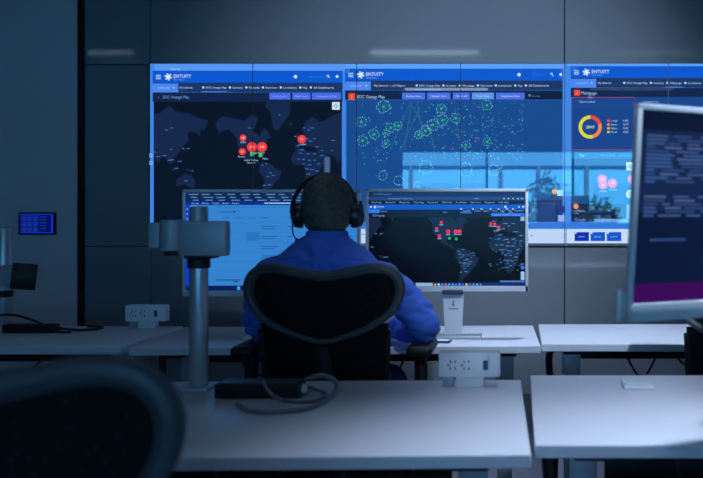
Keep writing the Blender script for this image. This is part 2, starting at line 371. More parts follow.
LAND = [
 [(-168,66),(-156,71),(-130,70),(-110,68),(-95,72),(-82,70),(-88,64),(-94,59),(-82,55),(-79,52),(-77,58),(-70,62),(-64,59),(-56,52),(-66,49),(-64,45),(-70,43),(-75,38),(-81,31),(-80,25),(-84,30),(-90,29),(-97,27),(-97,21),(-91,18),(-88,21),(-87,17),(-83,15),(-83,10),(-78,8),(-80,7),(-85,10),(-92,14),(-97,16),(-105,20),(-109,25),(-114,31),(-117,33),(-122,37),(-124,43),(-124,49),(-132,56),(-140,60),(-150,60),(-160,57),(-164,61)],
 [(-78,8),(-72,12),(-62,10),(-52,5),(-50,0),(-44,-3),(-35,-7),(-39,-16),(-41,-22),(-48,-27),(-53,-34),(-58,-38),(-65,-42),(-68,-50),(-70,-54),(-74,-51),(-73,-40),(-71,-30),(-70,-19),(-76,-14),(-81,-5),(-80,1)],
 [(-52,60),(-42,60),(-30,68),(-20,72),(-18,78),(-30,82),(-55,81),(-70,77),(-58,74),(-54,67)],
 [(-16,15),(-17,21),(-10,29),(-6,35),(10,37),(11,33),(20,31),(32,31),(36,24),(43,12),(51,11),(42,-1),(39,-8),(40,-15),(35,-22),(32,-28),(26,-34),(18,-34),(14,-23),(12,-15),(13,-6),(9,0),(9,4),(4,6),(-8,5),(-13,9)],
 [(-9,37),(-9,43),(-1,44),(-4,48),(3,51),(8,54),(11,57),(5,59),(6,62),(14,68),(26,71),(40,67),(50,68),(68,72),(80,73),(100,77),(113,74),(140,73),(160,70),(178,68),(170,60),(163,60),(160,52),(156,57),(142,59),(136,54),(140,48),(130,42),(127,35),(122,39),(121,31),(115,23),(108,21),(109,12),(104,9),(100,13),(103,2),(98,10),(94,17),(90,22),(85,20),(80,13),(77,8),(73,17),(68,24),(58,25),(56,27),(50,30),(56,24),(59,22),(52,16),(44,13),(39,20),(34,28),(36,36),(28,37),(26,40),(23,37),(19,41),(13,45),(18,40),(16,38),(12,42),(8,44),(3,42),(-2,37)],
 [(114,-22),(122,-18),(130,-12),(136,-12),(141,-17),(143,-11),(147,-19),(153,-26),(150,-37),(144,-38),(138,-34),(131,-31),(121,-34),(115,-34)],
 [(-5,50),(1,52),(-2,56),(-5,58),(-6,55),(-4,53)], [(95,5),(106,-6),(118,-4),(118,4),(110,1),(104,-4)], [(131,-2),(140,-3),(148,-9),(138,-8)], [(131,32),(137,35),(141,41),(140,36),(133,31)], [(-24,64),(-14,65),(-18,67)], [(44,-16),(50,-16),(47,-25),(44,-24)], [(167,-46),(174,-41),(177,-38),(173,-43)]]
def world_map(cv, u0, v0, u1, v1, lon0_u, k, eq_v, col, L=2, shift=(0, -360)):
    def proj(lo, la): return lon0_u+lo*k, eq_v-k*57.3*math.log(math.tan(PI/4+math.radians(la)/2))
    def clip(pts):
        for ax, lim, sg in ((0, u0, 1), (0, u1, -1), (1, v0, 1), (1, v1, -1)):
            out = []
            for i, q in enumerate(pts):
                p_ = pts[i-1]; a = (p_[ax]-lim)*sg >= 0; b = (q[ax]-lim)*sg >= 0
                if a != b:
                    t = (lim-p_[ax])/(q[ax]-p_[ax]); out.append((p_[0]+(q[0]-p_[0])*t, p_[1]+(q[1]-p_[1])*t))
                if b: out.append(q)
            pts = out
            if not pts: break
        return pts
    from mathutils.geometry import tessellate_polygon
    for pl in LAND:
        for sh in shift:
            q = [proj(lo+sh, la) for lo, la in pl]
            for tri in tessellate_polygon([[Vector((a, b, 0)) for a, b in q]]):
                c = clip([q[i] for i in tri])
                if len(c) >= 3:
                    ar = sum(c[i-1][0]*c[i][1]-c[i][0]*c[i-1][1] for i in range(len(c)))
                    cv.poly(c if ar < 0 else c[::-1], col, L)
    return proj
def dash_labels(cv, proj, col, pts, rnd, L=3, w0=3.0):
    for lo, la in pts:
        u, v = proj(lo, la); q = w0*(.6+.8*rnd.random()); cv.rect(u-q/2, v-.4, u+q/2, v+.4, col, L)
CITY = [(-100,62),(-58,-10),(-63,-17),(-70,-33),(-52,-15),(-74,5),(-66,8),(-60,-32),(10,62),(18,60),(25,62),(15,50),(22,47),(30,50),(35,39),(45,33),(45,24),(5,34),(3,28),(17,27),(30,27),(-2,17),(8,17),(20,15),(30,15),(8,8),(20,6),(38,8),(15,-2),(25,-3),(35,-6),(18,-12),(28,-14),(25,-22),(18,-25),(47,-19),(67,48),(65,33),(-40,72),(-3,40),(10,43),(-8,53)]
CITYE = [(78,22),(104,35),(95,60),(105,62),(138,36),(128,36),(101,15),(106,16),(115,-1),(121,13),(134,-25),(90,24),(70,30),(147,-6)]
def logo_mark(cv, u, v, r, col, L=4):
    for k in range(6):
        a = k*PI/3+.26; cv.line(u+r*.25*math.cos(a), v+r*.25*math.sin(a), u+r*math.cos(a), v+r*math.sin(a), r*.42, col, L)
    cv.disc(u, v, r*.3, col, L, 8)
def header(cv, u0, u1, vt, title, nav_from, names, tabtxt, act):
    """blue app header, menu row and tab of one display; vt = top of the blue bar"""
    cv.rect(u0, vt, u1, vt+12, '#0a58cf', 1)
    for q in range(3): cv.rect(u0+3.2, vt+4.2+q*1.7, u0+8.2, vt+5.1+q*1.7, '#a9cdf6', 2)
    logo_mark(cv, u0+15.5, vt+6.2, 3.6, '#d8ebff', 3)
    cv.text('ENTUITY', u0+21, vt+7.2, 3.5, '#d8ebff', 3, width=17.5)
    cv.text('Park Place', u0+21.3, vt+9.7, 1.1, '#8fbdf4', 3, width=10)
    cv.rect(u0, vt+12, u1, vt+21.5, '#1b3566', 1)
    cv.rect(u0, vt+12.8, u0+25.5, vt+21.5, '#4a86ee', 2)
    cv.text('DASHBOARD', u0+5, vt+18.0, 1.5, '#a7c9fb', 3, width=12); cv.disc(u0+21, vt+17, .9, '#a7c9fb', 3, 8)
    u = nav_from
    for i, nme in enumerate(names):
        if u > u1-8: break
        wd = len(nme)*1.45
        cv.disc(u, vt+16.8, 1.2, '#b4cff2', 2, 8); cv.text(nme, u+2.8, vt+17.9, 2.0, '#b7d0f2', 2, width=wd)
        if i == act: cv.rect(u-2, vt+20.6, u+wd+4, vt+21.7, '#3f7fdc', 3)
        u += wd+6.3
    cv.rect(u0, vt+21.7, u1, vt+31, '#12264c', 1)
def clear_right(cv, u1, vt):
    cv.disc(u1-47, vt+6, 1.8, '#cfe4fb', 3, 10); cv.text('administrator', u1-34, vt+6.9, 1.5, '#3d7ce0', 3, width=13)
    cv.ring(u1-14.5, vt+5.3, .7, 1.3, 0, 2*PI, '#bcd6f8', 3, 8); cv.line(u1-13.8, vt+6.2, u1-12.6, vt+7.6, .6, '#bcd6f8', 3)
    cv.disc(u1-5.4, vt+5.8, 1.5, '#d3e6fb', 3, 8)

# ------------------------------------------------------------------ the video wall
vw = thing('video_wall', 'wide wall of portrait panels showing outage maps and dashboards', 'video wall', (wx(357), YW+.03, wz(247)))
O = vw.location.copy()
edges = [150, 253.6, 357.2, 460.7, 564.3, 667.8, 771.4, 875]
vt_, vb_ = 63.6, 246
vs = -.045                                       # screen surface relative to the wall's origin
for a, b in zip(edges, edges[1:]):
    p_ = MB(); x0, x1, z0, z1 = wx(a)-O.x, wx(b)-O.x, wz(vb_)-O.z, wz(vt_)-O.z
    p_.box(x0+.0005, x1-.0005, vs+.002, -.001, z0, z1)
    e = .0022
    for (q0, q1, r0, r1) in ((x0, x0+e, z0, z1), (x1-e, x1, z0, z1), (x0, x1, z1-e, z1), (x0, x1, z0, z0+e)):
        p_.box(q0, q1, vs-.0025, vs+.002, r0, r1)
    p_.build('display_panel', 'monitor_dark', vw, smooth=0)
def wallfn(u, v, L): return (wx(u)-O.x, vs+.0012-.00022*L, wz(v)-O.z)
rnd = random.Random(3)
# left display
A = Canvas(wallfn); BLUE = '#3f86e6'
A.rect(151, 64, 345.5, 246, BLUE, 0); A.rect(155, 64.6, 345.5, 71, '#5597f2', 1)
A.text('Home', 172, 70, 1.5, '#c6dcfb', 2, width=9)
header(A, 153.6, 343, 71, '', 204, ['EOC Outage Map', 'Summary', 'Reports', 'Services', 'Locations', 'Map', 'All Dashboards'], '', 0)
clear_right(A, 343, 71); A.text('My Network', 180.5, 88.9, 2.0, '#b7d0f2', 2, width=13)
A.text('EOC Outage Map', 164, 98.8, 3.0, '#6d95d6', 2, width=26); A.text('i', 159.3, 98.8, 2.6, '#5f88cc', 2)
for a, b, t in ((270, 291, 'Overlay Status'), (293, 311, 'Filter Items'), (312.5, 341.5, 'Geographical Map')):
    A.rect(a, 93.2, b, 99.8, '#466be6', 2); A.text(t, (a+b)/2, 97.4, 1.6, '#9db9f8', 3, width=(b-a)*.68, center=True)
A.rect(154.6, 102, 342.4, 246, '#0a1628', 1)
pa = world_map(A, 155, 102.2, 342.2, 245, 300, .5, 168, '#16294c')
dash_labels(A, pa, '#3b6fbe', CITY, rnd); dash_labels(A, lambda lo, la: pa(lo-360, la), '#3b6fbe', CITYE, rnd)
A.rect(332.6, 102.4, 340.2, 110, '#cfe3f2', 3); A.ring(336.4, 106.2, 1.5, 2.3, 0, 2*PI, '#4a6d94', 4, 4)
for u, v, r, t in ((243.8, 138, 3.2, '38'), (243, 151.8, 3.4, '53'), (252.6, 147.2, 4.9, '475'), (262.8, 147.2, 4.9, '398'), (302.3, 139.4, 4.2, '73')):
    A.disc(u, v, r, '#ff3b3b', 3+(t == '398')); A.text(t, u, v+1.1, 2.3, '#ffd2cc', 6, center=True)
A.disc(253, 154.4, 2.2, '#1fd05a', 3); A.disc(261.2, 155.2, 2.2, '#1fd05a', 3)
for u, v, t in ((244, 143.3, 'EMEA'), (242.5, 157.6, 'Phoenix'), (258, 153.6, 'Chicago Boston'), (303, 145.4, 'London'), (252, 161, 'Dallas  Atlanta'), (252, 163.6, 'Houston'), (266, 159.6, 'Miami')):
    A.text(t, u, v, 1.6, '#a9c9f2', 5, center=True)
A.ring(151.6, 155.5, 1.2, 2, 0, 2*PI, '#9cc4f4', 4, 10); A.ring(151.6, 163, 1.2, 2, 0, 2*PI, '#9cc4f4', 4, 10)
A.build('display_image', 'screen', vw)
# middle display
B = Canvas(wallfn)
B.rect(345.6, 64, 565.4, 246, BLUE, 0); B.rect(345.6, 64.4, 564, 69, '#5c9ff4', 1)
header(B, 345.6, 562.5, 69, '', 417, ['EOC Outage Map', 'Summary', 'Mainpage', 'Services', 'Locations', 'Map', 'All Dashboards'], '', 0)
B.rect(346, 69.5, 350, 73.5, '#2f74d8', 2); clear_right(B, 566, 69)
B.text('My Network  |  All Objects', 374.5, 86.9, 2.0, '#b7d0f2', 2, width=31)
B.rect(349, 93.6, 355.2, 100, '#f0501e', 2); B.text('i', 352, 98.4, 3, '#ffd9c8', 3, center=True)
B.text('EOC Outage Map', 357.6, 98.6, 3.2, '#a5c8f2', 2, width=27.5)
for a, b, t, c in ((402.4, 425.4, 'Overlay Status', '#486fe6'), (427.4, 450.6, 'Highlight Items', '#486fe6'), (453, 470, 'Filter off', '#486fe6'), (472, 494, 'Time filter', '#5a94ea'), (496, 524.5, 'Geographical Mode', '#486fe6')):
    B.rect(a, 93, b, 99.6, c, 2); B.text(t, (a+b)/2, 97.3, 1.8, '#c3d6fb', 3, width=(b-a)*.66, center=True)
B.rect(526.2, 93, 562, 100, '#0c1c3c', 2); B.ring(529.6, 95.6, .7, 1.3, 0, 2*PI, '#6f96c8', 3, 8); B.text('Search', 532, 97.2, 1.7, '#5f88c0', 3, width=8)
B.rect(346.6, 100.2, 562.4, 222, '#194a8e', 1)
TE = ['#58d0b0', '#46c29c', '#7ad0dc', '#66b4e0', '#8fd0f0', '#3fc88c']
def burst(u, v, r, n, green=True):
    for k in range(n):
        a = 2*PI*k/n+rnd.random()*.15; rr = r*(.82+.3*rnd.random()); x, y = u+rr*math.cos(a), v+rr*math.sin(a)
        if green: B.line(u, v, x, y, .16, '#2b7f7c', 2)
        s_ = .42+.2*rnd.random(); B.disc(x, y, s_, rnd.choice(TE), 3, 6)
    B.disc(u, v, 1.2 if green else .4, '#33b86c' if green else '#8fb9b0', 3, 8)
for u, v, r, n, g in ((384, 107, 6.5, 22, 1), (361.5, 122, 5, 14, 1), (374.5, 134.5, 5, 15, 1), (363, 141, 5, 14, 1), (386, 133.5, 3.5, 9, 1), (391, 128, 4.5, 13, 1), (398.5, 126, 4, 11, 1), (425.5, 131, 5.5, 18, 1), (433, 125, 5.5, 18, 1), (441.5, 109, 5, 16, 1), (442.5, 120.5, 5.5, 22, 1), (456, 118.5, 5, 14, 1), (487, 105.5, 5, 14, 1), (419, 135, 4, 12, 1), (426, 167.5, 6.5, 24, 0), (466, 170, 6.5, 22, 0), (494, 170.5, 5.5, 18, 0), (383.5, 175.5, 4.5, 15, 0), (399, 180.5, 5, 15, 0), (386, 144, 4, 10, 1), (418.5, 186.5, 5, 16, 0), (466, 145, 4, 10, 1), (487, 142, 4, 12, 1)):
    burst(u, v, r, n, g)
for k in range(330):
    u, v = 362+rnd.random()*162, 102+rnd.random()*60+(rnd.random() < .25)*18
    if rnd.random() < .35: u = 460+rnd.random()*64
    B.disc(u, v, .32+.22*rnd.random(), rnd.choice(TE), 3, 5)
for a, b in (((410, 102), (426, 131)), ((412, 102), (404, 150)), ((417, 102), (425, 145)), ((420, 108), (400, 152)), ((430, 128), (436, 160)), ((443, 121), (459, 137)), ((441, 110), (448, 104)), ((410, 104), (391, 150)), ((455, 108), (459, 136))):
    B.line(*a, *b, .35, '#2a8474', 2)
for u, v in ((478, 107), (476, 138), (453, 149), (476, 141)): B.disc(u, v, .7, '#d0508a', 4, 6)
for i in range(14):
    for j in range(10):
        if 531+i*2.1 < 556 and not (i < 5 and j < 3): B.disc(531+i*2.1, 203+j*2.1, .55, '#4c7fd8', 3, 5)
B.rect(528.4, 200, 562, 222, '#122a63', 2)
B.disc(554.6, 191.8, 2.6, '#e8a040', 4); B.rect(557, 190, 563, 196, '#9fd0f0', 3)
B.rect(557.4, 206, 565, 213, '#152c86', 5); B.rect(557.8, 215, 565, 221.6, '#8cb0ea', 5)
B.rect(346, 222.4, 565.4, 228.6, '#2f78dc', 1); B.rect(346, 229, 565.4, 243.2, '#bcd4f6', 1); B.rect(346, 243.2, 565.4, 246, '#42566c', 1)
B.build('display_image', 'screen', vw)
# right display
Cc = Canvas(wallfn)
Cc.rect(565.5, 64, 874, 246, BLUE, 0); Cc.rect(566.5, 64, 874, 66.6, '#5c9ff4', 1)
header(Cc, 570.6, 800, 66.4, '', 624, ['EOC Outage Map', 'Summary', 'Mainpage', 'Locations', 'Services', 'Map'], '', 2)
Cc.rect(572, 67.4, 576, 71.2, '#2f74d8', 2); Cc.text('My Network', 598, 84.3, 2.0, '#b7d0f2', 2, width=13)
Cc.rect(574, 90.2, 579.8, 96, '#f0442a', 2); Cc.text('i', 577, 94.8, 3, '#ffd9c8', 3, center=True); Cc.text('Mainpage', 581, 94.8, 3.2, '#9fc4f4', 2, width=15.5)
Cc.rect(571, 97.2, 800, 222, '#19468c', 1)
Cc.rect(571.4, 97.3, 634.4, 97.9, '#a03a5c', 3); Cc.rect(571.4, 149.6, 634.4, 150.2, '#a03a5c', 3); Cc.rect(571.4, 97.3, 571.9, 150, '#803a64', 3); Cc.rect(633.9, 97.3, 634.4, 150, '#803a64', 3)
Cc.rect(572, 106, 634, 106.4, '#23508f', 3)
Cc.text('Open Incidents', 579, 102.9, 2, '#a9c9f2', 3, width=16); Cc.text('Incidents List', 643, 102.9, 2, '#a9c9f2', 3, width=15)
Cc.ring(590, 127.2, 8.2, 11.6, 0, 1.25, '#f2482e', 3, 10); Cc.ring(590, 127.2, 8.2, 11.6, 1.25, 2.9, '#ee8a3a', 3, 10); Cc.ring(590, 127.2, 8.2, 11.6, 2.9, 6.283, '#dcd83a', 3, 16)
Cc.text('2849', 590, 128.7, 3.0, '#cfe0f8', 3, width=8.4, center=True)
for i, (c, t, n_) in enumerate((('#f2482e', 'Critical', '195'), ('#ee8a3a', 'Severe', '1079'), ('#eab030', 'Major', '542'), ('#b9cf30', 'Minor', '1033'))):
    v = 121+i*3.75; Cc.rect(607, v-1.1, 609.4, v+1.1, c, 3); Cc.text(t, 610.6, v+.9, 2, '#a9c9f2', 3, width=6.4); Cc.text(n_, 623, v+.9, 2, '#a9c9f2', 3, width=5)
Cc.rect(571, 151, 800, 158.6, '#1f6fae', 2); Cc.text('Map', 579.5, 156.6, 2.2, '#c9e2fa', 3, width=5); Cc.text('Overlay Status', 600, 156.2, 1.6, '#7fb9e2', 3, width=15); Cc.text('Filter Items Map', 620, 156.2, 1.6, '#7fb9e2', 3, width=13)
Cc.rect(571, 158.6, 800, 204, '#104a80', 2); Cc.rect(571, 204, 800, 221.4, '#13234a', 2)
for u, v, r, t, L in ((602, 179.2, 4.6, '93', 4), (602.8, 185, 4.4, '38', 3), (612.2, 183.4, 4.6, '98', 4), (632, 179, 4.6, '75', 4)):
    Cc.disc(u, v, r, '#e8587c', L); Cc.text(t, u, v+1, 2.2, '#ffd0d8', L+2, center=True)
Cc.text('18 sites', 603, 192, 1.7, '#b9dcf4', 4, center=True); Cc.text('20 sites', 613, 190.2, 1.7, '#b9dcf4', 4, center=True)
Cc.rect(626, 162.4, 634, 170.4, '#cfe6f2', 3); Cc.ring(630, 166.4, 1.4, 2.4, 0, 2*PI, '#4a86b0', 4, 4)
Cc.disc(630, 194.2, 4.2, '#cfe6f2', 3); Cc.ring(630, 194.2, 1.4, 2.2, 0, 2*PI, '#4a86b0', 4, 8); Cc.rect(626.4, 204.5, 634, 218.6, '#7ea6dc', 3)
Cc.disc(575.8, 206.4, 2.6, '#e8945c', 3); Cc.text('La Paloma', 573.5, 211.6, 1.8, '#9cc0ea', 3, width=11); Cc.text('City', 574.5, 214.2, 1.8, '#9cc0ea', 3, width=4)
Cc.text('Google', 574.6, 221, 3.0, '#7fa2d0', 3, width=11); Cc.rect(594, 218.8, 660, 222, '#6f9ad6', 3)
Cc.rect(566.5, 222.4, 874, 228.8, '#2f78dc', 1); Cc.rect(566.5, 229, 874, 243.2, '#c6dbf8', 1); Cc.rect(566.5, 243.2, 874, 246, '#42566c', 1)
for a in (574.4, 590.4, 606.6):
    Cc.rect(a, 232, a+14.4, 241, '#0f2fae' if a < 580 else '#1256cc', 2); Cc.text('Live', a+7.2, 237.3, 1.8, '#a9caf8', 3, width=6, center=True); Cc.rect(a+.4, 232.2, a+2, 233.6, '#dfeafc', 3)
Cc.build('display_image', 'screen', vw)

# ------------------------------------------------------------------ monitors
def monitor_shell(o, wd, ht, bez, chin, z0, depth=.028):
    """housing, bezel rim and back; local origin at the panel's bottom centre height z0, screen faces -Y"""
    fr = MB(); h = wd/2
    fr.box(-h, h, 0.006, depth, z0, z0+ht, bev=.004)
    fr.box(-h, -h+bez, -.002, .007, z0, z0+ht, bev=.0015); fr.box(h-bez, h, -.002, .007, z0, z0+ht, bev=.0015)
    fr.box(-h, h, -.002, .007, z0+ht-bez, z0+ht, bev=.0015); fr.box(-h, h, -.002, .007, z0, z0+chin, bev=.0015)
    fr.build('housing', 'monitor_white', o)
    MB().box(-h*.55, h*.55, depth-.001, depth+.03, z0+ht*.2, z0+ht*.8, bev=.012).build('rear_cover', 'monitor_white', o)
def stand(o, z0, nx=0.0):
    """tall tapering neck with hinge clip, on a flat foot"""
    n = MB(); zt = z0+.02
    n.loft([[(nx-.032, .030, .012), (nx+.032, .030, .012), (nx+.032, .048, .012), (nx-.032, .048, .012)],
            [(nx-.042, .030, zt), (nx+.042, .030, zt), (nx+.042, .048, zt), (nx-.042, .048, zt)],
            [(nx-.04, .040, zt+.12), (nx+.04, .040, zt+.12), (nx+.04, .058, zt+.12), (nx-.04, .058, zt+.12)]])
    nk = n.build('neck', 'monitor_white', o, smooth=20)
    MB().box(nx-.040, nx+.040, -.006, .030, z0-.012, z0+.006, bev=.004).build('hinge_clip', 'frame_grey', o)
    lg = MB()
    lg.box(nx-.004, nx+.004, .0285, .0305, z0*.5+.03, z0*.5+.042); lg.box(nx-.018, nx+.018, .0285, .0305, z0*.5+.018, z0*.5+.022); lg.cyl((nx, .0285, z0*.5+.048), (nx, .0305, z0*.5+.048), .004, n=10)
    lg.build('maker_mark', 'cable_grey', nk)
    MB().box(nx-.11, nx+.11, -.01, .16, 0, .012, bev=.005).build('base', 'monitor_white', o)
def screenfn(cu, v0, s_, zt):       # picture units -> local metres
    return lambda u, v, L: ((u-cu)*s_, .0052-.00012*L, zt-(v-v0)*s_)

# right monitor of the man
YM = 3.24; s_ = YM/F
mr = thing('computer_monitor', 'white framed monitor showing a dark outage map right of the man', 'monitor', ((446.9-CX)*s_, YM, DT), 0)
zt = CZ+(CY-188.6)*s_-DT; zb = CZ+(CY-291.5)*s_-DT
monitor_shell(mr, 162.8*s_, zt-zb, 3*s_, 5.6*s_, zb); stand(mr, zb, .022)
M1 = Canvas(screenfn(446.9, 188.6, s_, zt))
M1.rect(368, 191, 526, 286.4, '#0b1a30', 0)
M1.rect(368, 191, 526, 196.6, '#142c57', 1); M1.text('Entuity - EOC Outage Map', 373.5, 194.8, 1.5, '#5b93cf', 2, width=18)
M1.rect(368, 196.6, 526, 200.4, '#22427c', 1); M1.text('eoc.entuity.local / outage / map', 388, 199.2, 1.5, '#7fa5d8', 2, width=24)
for q in (504, 508.5, 513, 518, 522): M1.disc(q, 198.6, .8, '#9fc4ec', 2, 6)
for i, t in enumerate(['Getting', 'Network', 'Reports', 'Topology', 'Dashboard', 'Alerts', 'Incidents', 'Servers', 'Support', 'Help desk']): M1.text(t, 371+i*14.2, 203, 1.5, '#88b2e2', 2, width=10)
M1.rect(368, 204.4, 526, 209.6, '#0a55c4', 1); M1.disc(370.6, 207, 1, '#cfe4fb', 2, 8); logo_mark(M1, 374.6, 207, 1.5, '#cfe4fb', 2); M1.text('ENTUITY', 377, 207.8, 1.7, '#cfe4fb', 2, width=7)
M1.disc(505.4, 206.8, 1.2, '#cfe4fb', 2, 8); M1.disc(519, 206.8, .8, '#cfe4fb', 2, 8); M1.disc(523.2, 206.8, 1, '#cfe4fb', 2, 8)
M1.rect(368, 209.6, 379.3, 213, '#2f7ff0', 1); M1.text('My Network', 380, 212, 1.6, '#86abdc', 2, width=7)
for i, q in enumerate((461, 473, 481.5, 490.5, 498.5, 507, 513)):
    M1.disc(q, 208.6+.4, .9, '#c4dbf8', 3, 6); M1.text(['Outage Map', 'Summary', 'Reports', 'Services', 'Sites', 'Map', 'Dashboards'][i], q+1.5, 211.4, 1.3, '#a9c4ea', 3, width=[8, 6, 6, 5.5, 5, 3, 9][i])
M1.rect(460, 212, 471.5, 213.2, '#2474e0', 3); M1.text('EOC Outage Map', 372.5, 216.4, 1.8, '#8fb5e6', 2, width=12)
M1.rect(491, 213, 524.5, 216.2, '#1f6af0', 2)
for a in (493, 502, 512): M1.text('Overlay', a, 215.4, 1.3, '#9cc0fb', 3, width=8)
M1.rect(368.4, 217.4, 525.6, 282.6, '#05080f', 1)
pm = world_map(M1, 368.6, 217.6, 525.4, 282.4, 497.5, .525, 254, '#152742')
dash_labels(M1, pm, '#5b86b8', CITY, rnd, w0=3.4); dash_labels(M1, lambda lo, la: pm(lo-360, la), '#4b7ab0', CITYE, rnd, w0=3.4)
for k in range(60):
    lo, la = rnd.uniform(-15, 48), rnd.uniform(-32, 34)
    if k % 3 == 0: lo, la = rnd.uniform(-72, -45), rnd.uniform(-30, 4)
    dash_labels(M1, pm, '#44689a', [(lo, la)], rnd, w0=2.6)
for u, v, r in ((441.2, 222.4, 1.5), (436.6, 228.6, 1.4), (439.2, 236, 1.7), (448, 231.6, 2), (455.6, 231.6, 2), (459.6, 231.4, 2), (490.8, 223.6, 1.5), (494.8, 224, 1.5), (498.6, 227.4, 1.6)):
    M1.disc(u, v, r, '#ff2f58', 4, 12); M1.rect(u-2, v+r+.6, u+2, v+r+1.3, '#9fbde6', 4)
M1.disc(449.4, 238.4, 1.4, '#22c45a', 4, 10); M1.disc(456.2, 239, 1.4, '#22c45a', 4, 10)
M1.rect(520.6, 216.6, 524.4, 221, '#8fb4d8', 4); M1.disc(522.6, 267.6, 2, '#2c74e0', 4, 10); M1.rect(520.8, 271.6, 524.4, 280, '#9cc2ec', 4); M1.rect(500, 280.6, 524.6, 282.4, '#4b78b4', 4)
M1.rect(368, 282.6, 526, 286.6, '#0c2a6c', 3); M1.rect(415.6, 283, 432.6, 286, '#8fb0dc', 4); M1.disc(413, 284.6, 1.2, '#2f8ff0', 4, 8)
for i, c in enumerate(['#e0a840', '#d8d8e0', '#3f8cf0', '#e06840', '#2fb0f0', '#60a0f8', '#3f8cf0', '#4f9cf0', '#5a50e0', '#f0d840', '#9050e0', '#4f9cf0', '#5fb0f8', '#3f8cf0']): M1.disc(435+i*3.5, 284.6, 1.15, c, 4, 8)
M1.build('display_image', 'screen_matte', mr)

# left monitor of the man
YL = 3.19; s_ = YL/F
ml = thing('computer_monitor', 'white framed monitor with a pale blue page behind the grey pole', 'monitor', ((271.3-CX)*s_, YL, DT), math.radians(1.5))
zt = CZ+(CY-189.4)*s_-DT; zb = CZ+(CY-296)*s_-DT
monitor_shell(ml, 176.4*s_, zt-zb, 3*s_, 5.4*s_, zb); stand(ml, zb, 0)
M2 = Canvas(screenfn(271.3, 189.4, s_, zt))
M2.rect(185, 192, 358, 291, '#3481cd', 0); M2.rect(185, 192, 358, 201.4, '#10264f', 1)
for r_, v in enumerate((194.8, 197.8, 200.6)):
    for i in range(13): M2.rect(189+i*12.8+r_*2, v-.8, 189+i*12.8+r_*2+5+5*rnd.random(), v, '#5f94cc', 2)
M2.rect(185, 201.4, 358, 205, '#0a2a86', 1)
for i, t in enumerate(['Entuity', 'Home', 'Tickets', 'Assets', 'Reports']): M2.text(t, 192+i*10, 204, 1.5, '#9cc4f4', 2, width=7)
M2.rect(264, 202.6, 290, 203.6, '#a9cbf4', 2); M2.rect(185, 205, 190.4, 285.6, '#0b3cc0', 1); M2.rect(190.4, 205, 196, 285.6, '#4a9ae4', 1)
for i in range(8): M2.disc(187.6, 209+i*5, .9, '#7fb0f4', 2, 6)
M2.text('Incident queue', 220, 212.6, 1.8, '#12305c', 2, width=12); M2.disc(234, 211.8, 1, '#0c2450', 2, 8); M2.rect(216, 207, 300, 207.5, '#2a6ab4', 2)
for u, t in ((223, 'Status'), (236, 'Owner'), (248, 'Created'), (261, 'Description'), (287, 'Site'), (318, 'Priority')): M2.text(t, u, 218.2, 1.4, '#1d4678', 2, width=7)
for j, v in enumerate((226, 236, 246, 255.5, 265, 274)):
    if j < 4:
        for q, l_ in ((0, 18), (2.2, 15)): M2.rect(261, v+q, 261+l_*(.75+.3*rnd.random()), v+q+.8, '#215692', 2)
        M2.rect(287, v, 292, v+.8, '#215692', 2); M2.rect(316, v, 330, v+.8, '#215692', 2); M2.rect(340, v, 352, v+.8, '#215692', 2)
    M2.rect(198, v-3.4, 356, v-3.1, '#2b74bd', 2)
M2.rect(246, 232, 259, 241, '#2b72bc', 2); M2.rect(216, 279.6, 240, 280.4, '#12305c', 2); M2.rect(233, 281, 238, 282, '#12305c', 2)
M2.rect(185, 285.6, 358, 291, '#0a1c56', 3); M2.rect(237, 286.4, 240, 290, '#38a0f0', 4)
for i in range(10): M2.disc(248+i*4, 288.3, 1.2, rnd.choice(['#3f8cf0', '#60a0f8', '#e0a840', '#d8d8e0']), 4, 8)
M2.build('display_image', 'screen_matte', ml)

# near monitor at the right edge, on an arm
cn = Vector((.480, 1.705, 1.2)); thn = math.radians(28)
mn = thing('computer_monitor', 'blurred angled near monitor with dark screen and purple band at the right edge', 'monitor', cn, thn)
mn.rotation_euler = (math.radians(5.0), 0, thn)
monitor_shell(mn, .62, .405, .011, .034, -.2025, .012)
N = Canvas(lambda u, v, L: ((u-.5)*.60, .0052-.00012*L, .1925-v*.363))
N.rect(0, 0, 1, 1, '#0a1733', 0); N.rect(0, 0, 1, .1, '#0b1630', 1); N.rect(0, .1, 1, .52, '#142549', 1); N.rect(0, .52, 1, .56, '#0d1a3a', 1)
for j in range(22):
    v = .125+j*.0195; u = .03
    if j in (13, 14, 15): continue
    while u < .97:
        q = .03+.09*rnd.random(); N.rect(u, v, min(u+q, .98), v+.010, rnd.choice(['#3f5688', '#2f4778', '#4c608e', '#3a5a94']), 2); u += q+.012+.03*rnd.random()
N.rect(.03, .13, .14, .36, '#24406c', 1); N.rect(0, .56, 1, .93, '#0b1838', 1); N.rect(.06, .66, .2, .672, '#2a4a80', 2); N.rect(.55, .6, .8, .7, '#122a66', 2)
N.rect(0, .895, 1, 1, '#3a0a55', 3)
N.build('display_image', 'screen_matte', mn)
MB().box(-.331, -.320, .004, .012, -.200, -.140, bev=.003).box(-.321, -.30, .012, .02, -.19, -.15).build('side_bar', 'monitor_white', mn)
ar = thing('monitor_mount', 'grey pole mount holding the near monitor beyond the right edge', 'monitor mount', (.98, 2.25, DT))
MB().cyl((0, 0, .012), (0, 0, .52), .0245, bev=.004).build('pole', 'pole_metal', ar)
MB().box(-.05, .05, -.05, .05, 0, .012, bev=.003).build('base_plate', 'steel_grey', ar)
MB().cyl((0, 0, .42), (0, 0, .46), .03).build('collar', 'black_plastic', ar)
bk = cn+Vector((-math.sin(thn)*.05, math.cos(thn)*.05, 0))-Vector((.98, 2.25, DT))
MB().tube([(0, 0, .48), (-.15, -.12, .48), bk+Vector((-.02, .06, 0)), bk], .022, 10).build('arm', 'arm_grey', ar)

